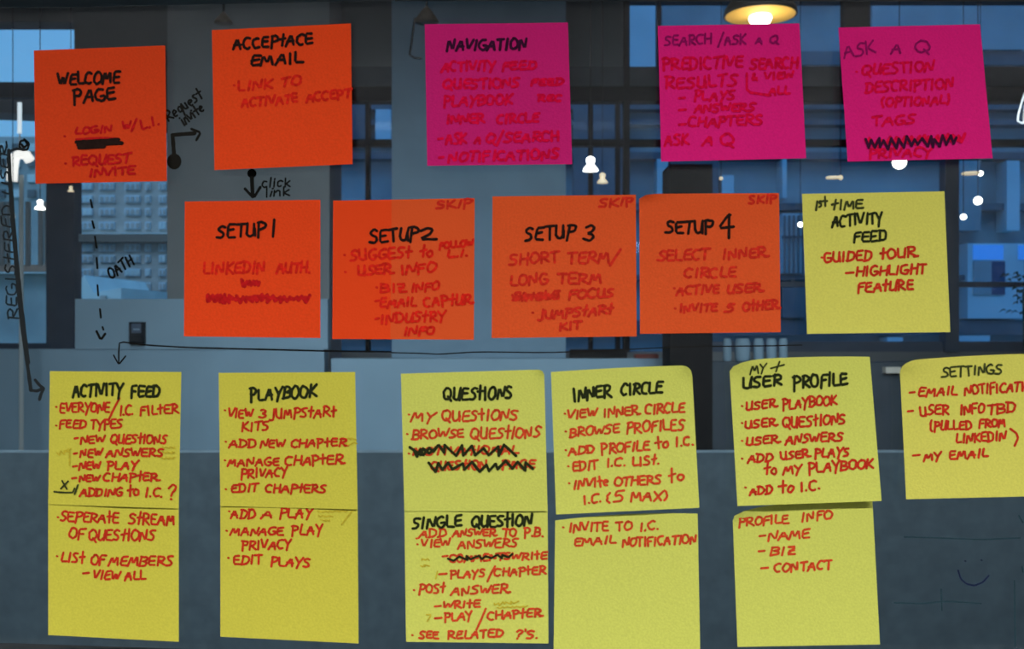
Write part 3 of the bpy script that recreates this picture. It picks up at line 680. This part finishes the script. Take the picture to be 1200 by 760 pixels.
note('dark pink sticky note headed NAVIGATION with faint red list', 'pa', [(497, 26), (666, 24), (671, 191), (500, 193)], [
    ('kp', 3.1, K('NAVIGATION'), 'NAVIGATION 523 57 617 55 12'),
    ('rp', 3.0, Rr('ACTIVITY FEED'), 'ACTIVITY 517 82 580 80 11;FEED 588 80 628 79 9'),
    ('rp', 3.0, Rr('QUESTIONS'), 'QUESTIONS 519 103 608 100 11;FEED 622 98 660 97 7'),
    ('rp', 3.0, Rr('PLAYBOOK'), 'PLAYBOOK 519 123 600 120 11;REC 630 117 658 116 7'),
    ('rp', 3.0, Rr('INNER CIRCLE'), 'INNER 522 143 567 142 10;CIRCLE 582 143 631 141 10'),
    ('rp', 3.0, Rr('ASK A Q/SEARCH'), '_ 513 518 161;ASK 522 167 546 166 12;A 556 166 563 166 8;Q/SEARCH 569 166 655 163 11'),
    ('rp', 3.0, Rr('NOTIFICATIONS'), '_ 514 519 183;NOTIFICATIONS 525 189 655 184 11')], GP, 0.008)
note('pink sticky note headed SEARCH/ASK A Q under the glowing pendant lamp', 'pb', [(772, 28), (939, 25), (947, 184), (776, 188)], [
    ('kf', 2.2, K('SEARCH/ASK A Q'), 'SEARCH 780 51 835 49 11;/ASK 843 50 876 49 11;A 887 49 895 49 8;Q 904 49 914 48 9'),
    ('rp', 3.0, Rr('PREDICTIVE SEARCH'), 'PREDICTIVE 778 80 872 77 13;SEARCH 881 79 937 77 12'),
    ('rp', 3.0, Rr('RESULTS'), 'RESULTS 780 102 865 99 13'),
    ('rp', 2.8, Rr('& VIEW ALL'), '& 882 92 889 92 9;VIEW 898 92 932 90 8;ALL 903 109 927 108 9;~ 877 84 877 106 905 110'),
    ('rp', 2.8, Rr('PLAYS'), '_ 797 804 113;PLAYS 815 116 862 115 11'),
    ('rp', 2.8, Rr('ANSWERS'), '_ 797 805 127;ANSWERS 815 130 886 128 9'),
    ('rp', 2.8, Rr('CHAPTERS'), '_ 797 805 144;CHAPTERS 808 147 895 144 11'),
    ('rp', 2.8, Rr('ASK A Q'), 'ASK 780 170 808 168 13;A 825 168 837 168 12;Q 846 169 862 168 13')], GP, 0.012)
note('tilted pink sticky note headed ASK A Q near the top right corner', 'pb', [(985, 30), (1152, 26), (1167, 184), (996, 188)], [
    ('kf', 2.2, K('ASK A Q'), 'ASK 992 66 1028 59 14;A 1047 61 1059 60 11;Q 1074 60 1093 60 14'),
    ('rp', 2.8, Rr('QUESTION'), '* 1006 82;QUESTION 1012 86 1097 81 12'),
    ('rp', 2.8, Rr('DESCRIPTION'), 'DESCRIPTION 1016 107 1120 101 12'),
    ('rp', 2.8, Rr('(OPTIONAL)'), '(OPTIONAL) 1036 123 1116 120 10'),
    ('rp', 2.8, Rr('TAGS'), 'TAGS 1025 146 1075 143 11'),
    ('rp', 3.4, 'red scribble under the crossing-out', '# 1016 166 1135 160 5 34'),
    ('kp', 3.1, 'black scribbled crossing-out', '# 1015 167 1126 163 6.5 26'),
    ('rp', 2.8, Rr('PRIVACY'), 'PRIVACY 1021 184 1095 181 10')], GP, 0.010)
note('yellow sticky note headed 1st TIME ACTIVITY FEED below the right pink note', 'yc', [(942, 226), (1110, 223), (1117, 389), (948, 391)], [
    ('kt', 2.5, K('1st TIME'), '1 957 246 960 246 11;st 962 241 972 240 9;tIME 977 245 1014 243 11'),
    ('ky', 2.7, K('ACTIVITY FEED'), 'ACTIVITY 977 265 1037 261 13;FEED 1003 283 1042 281 12'),
    ('ry', 3.0, Rr('GUIDED TOUR'), '* 965 301;GUIDED 968 307 1024 304 11;tOUR 1034 303 1076 300 11'),
    ('ry', 3.0, Rr('HIGHLIGHT FEATURE'), '_ 994 1003 319;HIGHLIGHT 1006 323 1088 320 11;FEAtURE 1008 342 1073 338 11')], GY, 0.007)
note('golden yellow sticky note headed ACTIVITY FEED, far left of the row', 'ya', [(55, 435), (210, 436), (207, 597), (53, 592)], [
    ('ky', 3.1, K('ACTIVITY FEED'), 'ACTIVITY 82 465 140 463 14;FEED 150 466 184 465 13'),
    ('ry', 2.7, Rr('EVERYONE/I.C. FILTER'), '* 62 477;EVERYONE 66 484 125 483 11;~ 137 467 130 480 124 493;I.C. 137 487 153 486 11;FILtER 161 487 206 484 10'),
    ('ry', 2.7, Rr('FEED TYPES'), '* 62 499;FEED 66 502 97 502 9;TYPES 103 503 140 502 10'),
    ('ry', 2.7, Rr('NEW QUESTIONS'), '_ 84 88 514;NEW 91 520 119 520 9;QUEStIONS 126 520 192 520 10'),
    ('ry', 2.7, Rr('NEW ANSWERS'), '_ 83 87 532;NEW 90 536 116 536 9;ANSWERS 121 536 188 535 9'),
    ('ry', 2.7, Rr('NEW PLAY'), '_ 82 87 547;NEW 89 551 114 551 9;PLAY 122 551 158 550 9'),
    ('ry', 2.7, Rr('NEW CHAPTER'), '_ 81 86 561;NEW 89 565 113 565 8;CHAPtER 118 565 182 564 9'),
    ('ry', 2.7, Rr('ADDING TO I.C.?'), 'ADDING 90 582 140 582 9;to 146 582 159 582 12;I.C. 167 583 188 583 10;? 194 586 203 585 17'),
    ('kt', 2.0, 'thin black X over a black underline', 'X 68 574 75 574 9;~ 60 577 70 578 82 578 84 573;~ 84 580 88 569'),
    ('gh', 1.6, 'faint brown pencil marks', '# 63 533 80 528 2 6;~ 72 530 78 526 78 546;# 188 525 204 525 1 6;# 188 531 203 531 1 6;# 188 538 203 537 1 6')], GY, 0.0010, 0.0011)
note('golden yellow sticky note starting SEPERATE STREAM, below the ACTIVITY FEED note', 'ya', [(53, 588), (207, 592), (207, 754), (53, 746)], [
    ('ry', 2.8, Rr('SEPERATE STREAM'), '* 64 607;SEPERAtE 67 612 136 614 11;StREAM 148 615 202 616 12'),
    ('ry', 2.8, Rr('OF QUESTIONS'), 'OF 77 632 95 632 12;QUEStIONS 100 634 178 635 12'),
    ('ry', 2.8, Rr('LIST OF MEMBERS'), '* 63 653;LISt 68 660 95 661 11;OF 103 663 119 663 11;MEMBERS 124 664 200 664 11'),
    ('ry', 2.8, Rr('VIEW ALL'), '_ 94 101 673;VIEW 105 680 137 681 10;ALL 143 681 168 680 10')], GY, 0.004)
note('golden yellow sticky note headed PLAYBOOK, second from the left', 'ya', [(254, 437), (415, 436), (418, 598), (256, 594)], [
    ('ky', 3.1, K('PLAYBOOK'), 'PLAYBOOK 291 470 369 465 14'),
    ('ry', 2.7, Rr('VIEW 3 JUMPSTART'), '* 261 481;VIEW 265 490 294 490 10;3 302 490 310 490 10;JUMPStARt 313 491 392 488 11'),
    ('ry', 2.7, Rr('KITS'), 'KITS 281 506 313 504 10'),
    ('ry', 2.7, Rr('ADD NEW CHAPTER'), '* 262 518;ADD 266 525 298 525 9;NEW 303 525 332 525 9;CHAPtER 339 525 404 523 9'),
    ('ry', 2.7, Rr('MANAGE CHAPTER'), '* 261 540;MANAGE 264 547 325 546 9;CHAPtER 332 546 400 544 10'),
    ('ry', 2.7, Rr('PRIVACY'), 'PRIVACY 280 561 335 559 10'),
    ('ry', 2.7, Rr('EDIT CHAPTERS'), '* 262 574;EDIT 268 578 300 577 9;CHAPtERS 309 578 380 578 9'),
    ('gh', 1.6, 'faint brown pencil marks', '# 400 515 414 515 1 5;# 402 521 416 520 1.4 5')], GY, 0.0010, 0.0011)
note('golden yellow sticky note starting ADD A PLAY, below the PLAYBOOK note', 'ya', [(256, 590), (418, 594), (419, 756), (256, 748)], [
    ('ry', 2.8, Rr('ADD A PLAY'), '* 266 600;ADD 268 608 297 608 10;A 304 608 317 608 9;PLAY 326 608 364 607 11'),
    ('ry', 2.8, Rr('MANAGE PLAY'), '* 263 623;MANAGE 268 628 330 628 9;PLAY 340 628 377 627 11'),
    ('ry', 2.8, Rr('PRIVACY'), 'PRIVACY 281 645 339 644 10'),
    ('ry', 2.8, Rr('EDIT PLAYS'), '* 265 655;EDIT 271 663 305 662 10;PLAYS 315 664 361 666 10'),
    ('gh', 1.6, 'faint brown pencil marks', '# 371 595 392 594 1 6;# 370 601 408 600 1 10;# 372 606 388 606 1 5;# 376 611 386 611 1 4;~ 412 599 405 608 399 616')], GY, 0.004)
note('lemon yellow sticky note headed QUESTIONS with two crossed-out lines', 'yb', [(469, 438), (638, 433), (642, 600), (473, 600)], [
    ('ky', 3.1, K('QUESTIONS'), 'QUEStIONS 519 469 600 467 14'),
    ('rz', 2.8, Rr('MY QUESTIONS'), '* 478 486;MY 481 494 508 494 11;QUEStIONS 517 494 606 492 12'),
    ('rz', 2.8, Rr('BROWSE QUESTIONS'), '* 476 509;BROWSE 482 515 543 513 10;QUEStIONS 551 515 633 513 12'),
    ('rz', 2.8, 'red words struck through on two lines', '* 478 532;MOTIVAtIONAL 483 534 607 532 9;QUEStION 504 552 570 550 10;PAGE 588 550 627 549 10'),
    ('ky', 3.2, 'black crossing-out over two lines', '# 483 529 600 528 6 17;# 501 549 625 546 5.5 19;# 483 532 510 526 5 6')], GY, 0.0010, 0.0011, peel=((1, 0, 7, 7),))
note('lemon yellow sticky note headed SINGLE QUESTION, below the QUESTIONS note', 'yb', [(473, 594), (642, 592), (643, 756), (475, 754)], [
    ('ky', 3.1, K('SINGLE QUESTION'), 'SINGLE 482 621 541 618 13;QUEStION 552 619 623 617 13'),
    ('rz', 2.7, Rr('ADD ANSWER TO P.B.'), '* 487 632;ADD 490 631 522 630 9;ANSWER 530 630 580 629 8;TO 589 630 605 630 9;P.B. 614 630 637 630 10'),
    ('rz', 2.7, Rr('VIEW ANSWERS'), '* 488 639;VIEW 493 643 527 642 9;ANSWERS 536 644 606 642 10'),
    ('rz', 2.7, Rr('WRITE'), '_ 518 524 653;COMMENTS 526 660 598 657 8;WRItE 599 658 641 656 8'),
    ('ky', 2.6, 'black crossing-out', '# 528 657 600 652 3 14'),
    ('rz', 2.7, Rr('PLAYS/CHAPTER'), '_ 514 523 674;PLAYS 527 679 568 678 9;~ 580 665 575 674 571 683;CHAPtER 579 677 640 674 9'),
    ('rz', 2.7, Rr('POST ANSWER'), '* 484 693;POSt 490 697 521 696 10;ANSWER 528 699 595 696 10'),
    ('rz', 2.7, Rr('WRITE'), '_ 509 516 712;WRItE 518 715 562 713 8'),
    ('rz', 2.7, Rr('PLAY/CHAPTER'), '_ 509 517 726;PLAY 520 730 553 728 10;~ 569 715 564 727 558 740;CHAPtER 571 728 634 724 9'),
    ('rz', 2.7, Rr("SEE RELATED ?'S."), "* 482 746;SEE 490 750 513 750 8;RELATED 524 751 589 748 9;? 604 750 611 750 11;'S. 613 750 630 749 9"),
    ('gh', 1.5, 'faint brown pencil marks', '# 492 657 502 657 1 5;# 492 665 502 664 1 5;~ 512 671 510 680;~ 499 722 505 722 500 730;# 578 710 606 707 2 10;# 582 714 618 712 1 12')], GY, 0.005)
note('lemon yellow sticky note headed INNER CIRCLE with a curled top right corner', 'yb', [(646, 436), (812, 428), (821, 596), (652, 604)], [
    ('ky', 3.1, K('INNER CIRCLE'), 'INNER 672 470 717 465 14;CIRCLE 728 463 777 461 13'),
    ('rz', 2.8, Rr('VIEW INNER CIRCLE'), '* 662 485;VIEW 665 491 700 489 10;INNER 708 489 749 486 10;CIRCLE 757 486 803 483 11'),
    ('rz', 2.8, Rr('BROWSE PROFILES'), '* 663 506;BROWSE 668 513 726 507 10;PROFILES 735 508 803 504 12'),
    ('rz', 2.8, Rr('ADD PROFILE TO I.C.'), '* 663 528;ADD 667 534 697 531 9;PROFILE 705 532 762 528 11;to 769 527 785 525 12;I.C. 793 524 814 522 10'),
    ('rz', 2.8, Rr('EDIT I.C. LIST.'), '* 666 547;EDIT 671 553 701 550 10;I.C. 711 548 734 546 9;LISt. 742 547 774 544 10'),
    ('rz', 2.8, Rr('INVITE OTHERS TO'), '* 667 567;INVIte 672 574 714 570 10;OTHERS 721 571 776 567 10;to 785 567 803 564 13'),
    ('rz', 2.8, Rr('I.C. (5 MAX)'), 'I.C. 684 592 706 589 10;(5 711 590 733 588 11;MAX) 740 588 783 587 11')], GY, 0.006, peel=((1, 0, 12, 11),), bow=1.0)
note('lemon yellow sticky note reading INVITE TO I.C. EMAIL NOTIFICATION, below the INNER CIRCLE note', 'yb', [(651, 611), (819, 603), (822, 768), (649, 772)], [
    ('rz', 2.8, Rr('INVITE TO I.C.'), '* 660 619;INVITE 667 625 713 623 10;TO 722 623 741 622 10;I.C. 750 624 773 621 10'),
    ('rz', 2.8, Rr('EMAIL NOTIFICATION'), 'EMAIL 673 641 722 638 9;NOTIFICATION 730 642 817 638 10')], GY, 0.005, bow=3.5)
note('lemon yellow sticky note headed MY + USER PROFILE with a rounded top left corner', 'yb', [(856, 423), (1022, 418), (1036, 588), (866, 594)], [
    ('kt', 2.0, K('MY +'), 'MY 881 438 900 436 10;+ 905 437 920 434 12'),
    ('ky', 3.1, K('USER PROFILE'), 'USER 872 456 918 451 12;PROFILE 932 456 996 450 14'),
    ('ry', 2.8, Rr('USER PLAYBOOK'), '* 871 476;USER 876 481 911 477 9;PLAYBOOK 919 480 983 474 11'),
    ('ry', 2.8, Rr('USER QUESTIONS'), '* 871 496;USER 875 503 911 499 9;QUEStIONS 919 502 993 497 12'),
    ('ry', 2.8, Rr('USER ANSWERS'), '* 871 517;USER 876 523 914 519 9;ANSWERS 922 521 990 517 10'),
    ('ry', 2.8, Rr('ADD USER PLAYS'), '* 871 538;ADD 878 543 907 541 9;USER 917 540 950 536 9;PLAYS 957 537 998 535 10'),
    ('ry', 2.8, Rr('TO MY PLAYBOOK'), 'to 898 557 912 556 12;MY 920 557 942 555 10;PLAYBOOK 950 555 1026 549 11'),
    ('ry', 2.8, Rr('ADD TO I.C.'), '* 875 572;ADD 880 581 907 579 9;to 915 579 932 577 12;I.C. 940 577 964 574 10')], GY, 0.009, 0.0012, peel=((0, 0, 46, 12),), bow=2.0)
note('lemon yellow sticky note starting PROFILE INFO, tucked under the USER PROFILE note', 'yb', [(860, 600), (1025, 584), (1034, 757), (866, 760)], [
    ('rz', 2.8, Rr('PROFILE INFO'), 'PROFILE 867 618 926 614 10;INFO 941 612 978 609 10'),
    ('rz', 2.8, Rr('NAME'), '_ 892 899 629;NAME 902 635 951 631 10'),
    ('rz', 2.8, Rr('BIZ'), '_ 891 898 647;BIZ 904 652 934 651 9'),
    ('rz', 2.8, Rr('CONTACT'), '_ 894 902 667;CONTACT 909 672 977 668 10')], GY, 0.004, 0.0005, peel=((0, 0, 42, 9),), bow=3.0)
note('warm yellow sticky note headed SETTINGS, cut by the right edge of the picture', 'yc', [(1057, 423), (1227, 414), (1237, 582), (1065, 586)], [
    ('kt', 2.3, K('SETTINGS'), 'SETTINGS 1107 442 1178 438 11'),
    ('ry', 2.8, Rr('EMAIL NOTIFICATION'), '_ 1069 1075 460;EMAIL 1079 465 1125 463 10;NOTIFICATION 1134 463 1221 457 11'),
    ('ry', 2.8, Rr('USER INFO TBD'), '_ 1067 1073 482;USER 1081 488 1115 485 11;INFO 1128 486 1157 484 11;TBD 1161 486 1194 483 11'),
    ('ry', 2.8, Rr('(PULLED FROM'), '(PULLED 1093 505 1142 503 10;FROM 1151 502 1182 500 9'),
    ('ry', 2.8, 'red handwritten line', 'LINKEDIN 1124 520 1182 516 10;~ 1188 503 1195 508 1197 514 1193 523'),
    ('ry', 2.8, Rr('MY EMAIL'), '_ 1073 1081 534;MY 1086 541 1106 539 9;EMAIL 1116 539 1161 536 10')], GY, 0.007, peel=((0, 0, 24, 13),), bow=1.5)

# ---------------------------------------------------------------- marker drawing on the glass
def gproj(x, y, l):
    q = D + GF - l; return ((x - 600) / F * q, GF - l + 0.0002, CZ - (y - 380) / F * q)
def gink(name, m, wd, spec, label):
    I = Ink(gproj); I.run(spec, wd); o = obj(name, I.v, I.f, M[m], win); o['label'] = label; return o
gink('marker_arrow', 'ink3', 3.4, '~ 36 457 43 458 50 455;~ 41 445 46 451 51 455;~ 51 455 48 461 46 468;= 4.2;~ 10 176 11 200 13 240 17 290 24 370 33 435 36 457;~ 11 200 15 250 19 300 25 360 33 425;= 3;~ 28 175 18 174 10 178', 'long black arrow down the left edge to the activity feed note')
gink('marker_blob', 'ink2', 2.6, '~ 28 163 34 168 32 175 26 176 22 171 24 165 29 164 32 169 28 173 25 169', 'scribbled dark circle at the top of the long arrow')
gink('marker_writing', 'ink3', 2.0, 'REGIStERED 21 375 13 240 12;USER 12 228 8 170 9', 'sideways black writing reading REGISTERED USER')
gink('marker_arrow', 'ink2', 4.6, '~ 204 184 203 170 202 158;~ 202 158 214 157 228 156;= 2.8;~ 224 151 235 155 230 164;@ 204 189 8.5 9.5', 'angled black arrow with a round end between the first two orange notes')
gink('marker_writing', 'ink2', 2.3, 'Request 197 143 238 114 12;invite 215 147 240 129 10', 'slanted writing reading Request invite')
gink('marker_arrow', 'ink', 4.4, '~ 295 208 296 230;= 3.2;~ 287 221 297 232 305 219;@ 295 203 5.5 5.5', 'short black arrow with a round end below the second orange note')
gink('marker_writing', 'ink', 2.0, 'click 306 219 340 218 10;link 311 230 339 229 9', 'small writing reading click link')
gink('marker_dashed_arrow', 'ink', 2.4, '~ 106 234 108 243;~ 108 259 110 267;~ 111 277 113 290;~ 113 302 114 314;~ 114 334 115 346;~ 117 362 118 372;~ 120 383 121 386;= 3;~ 113 388 118 398 123 391', 'dashed black arrow going down to the activity feed note')
gink('marker_writing', 'ink', 2.4, 'OATH 130 327 157 309 12', 'slanted writing reading OATH')
gink('marker_arrow', 'ink', 1.8, '~ 139 426 139 412 140 400 170 404 220 407 300 409 380 411 458 412;~ 133 416 139 427 147 417', 'thin black line turning down into an arrow above the activity feed note')
gink('marker_line', 'ink2', 1.4, '~ 459 413 500 414 512 415 560 412 640 413 700 411 800 406 900 405 940 404', 'thin faint marker line running right above the yellow notes')
gink('smiley_drawing', 'inkblue', 1.9, '~ 1123 668 1126 678 1133 684 1142 686 1152 682 1159 674;* 1131 657;* 1150 656', 'faint dark smiley face below the settings note')
gink('marker_line', 'inkteal', 1.5, '~ 1060 629 1100 630 1150 632 1196 630;~ 1048 706 1080 707 1110 704 1150 707;~ 1103 690 1104 715;~ 1189 680 1190 758;= 1.8;~ 1194 604 1199 612;~ 1198 664 1199 670', 'faint teal grid lines around the smiley face')
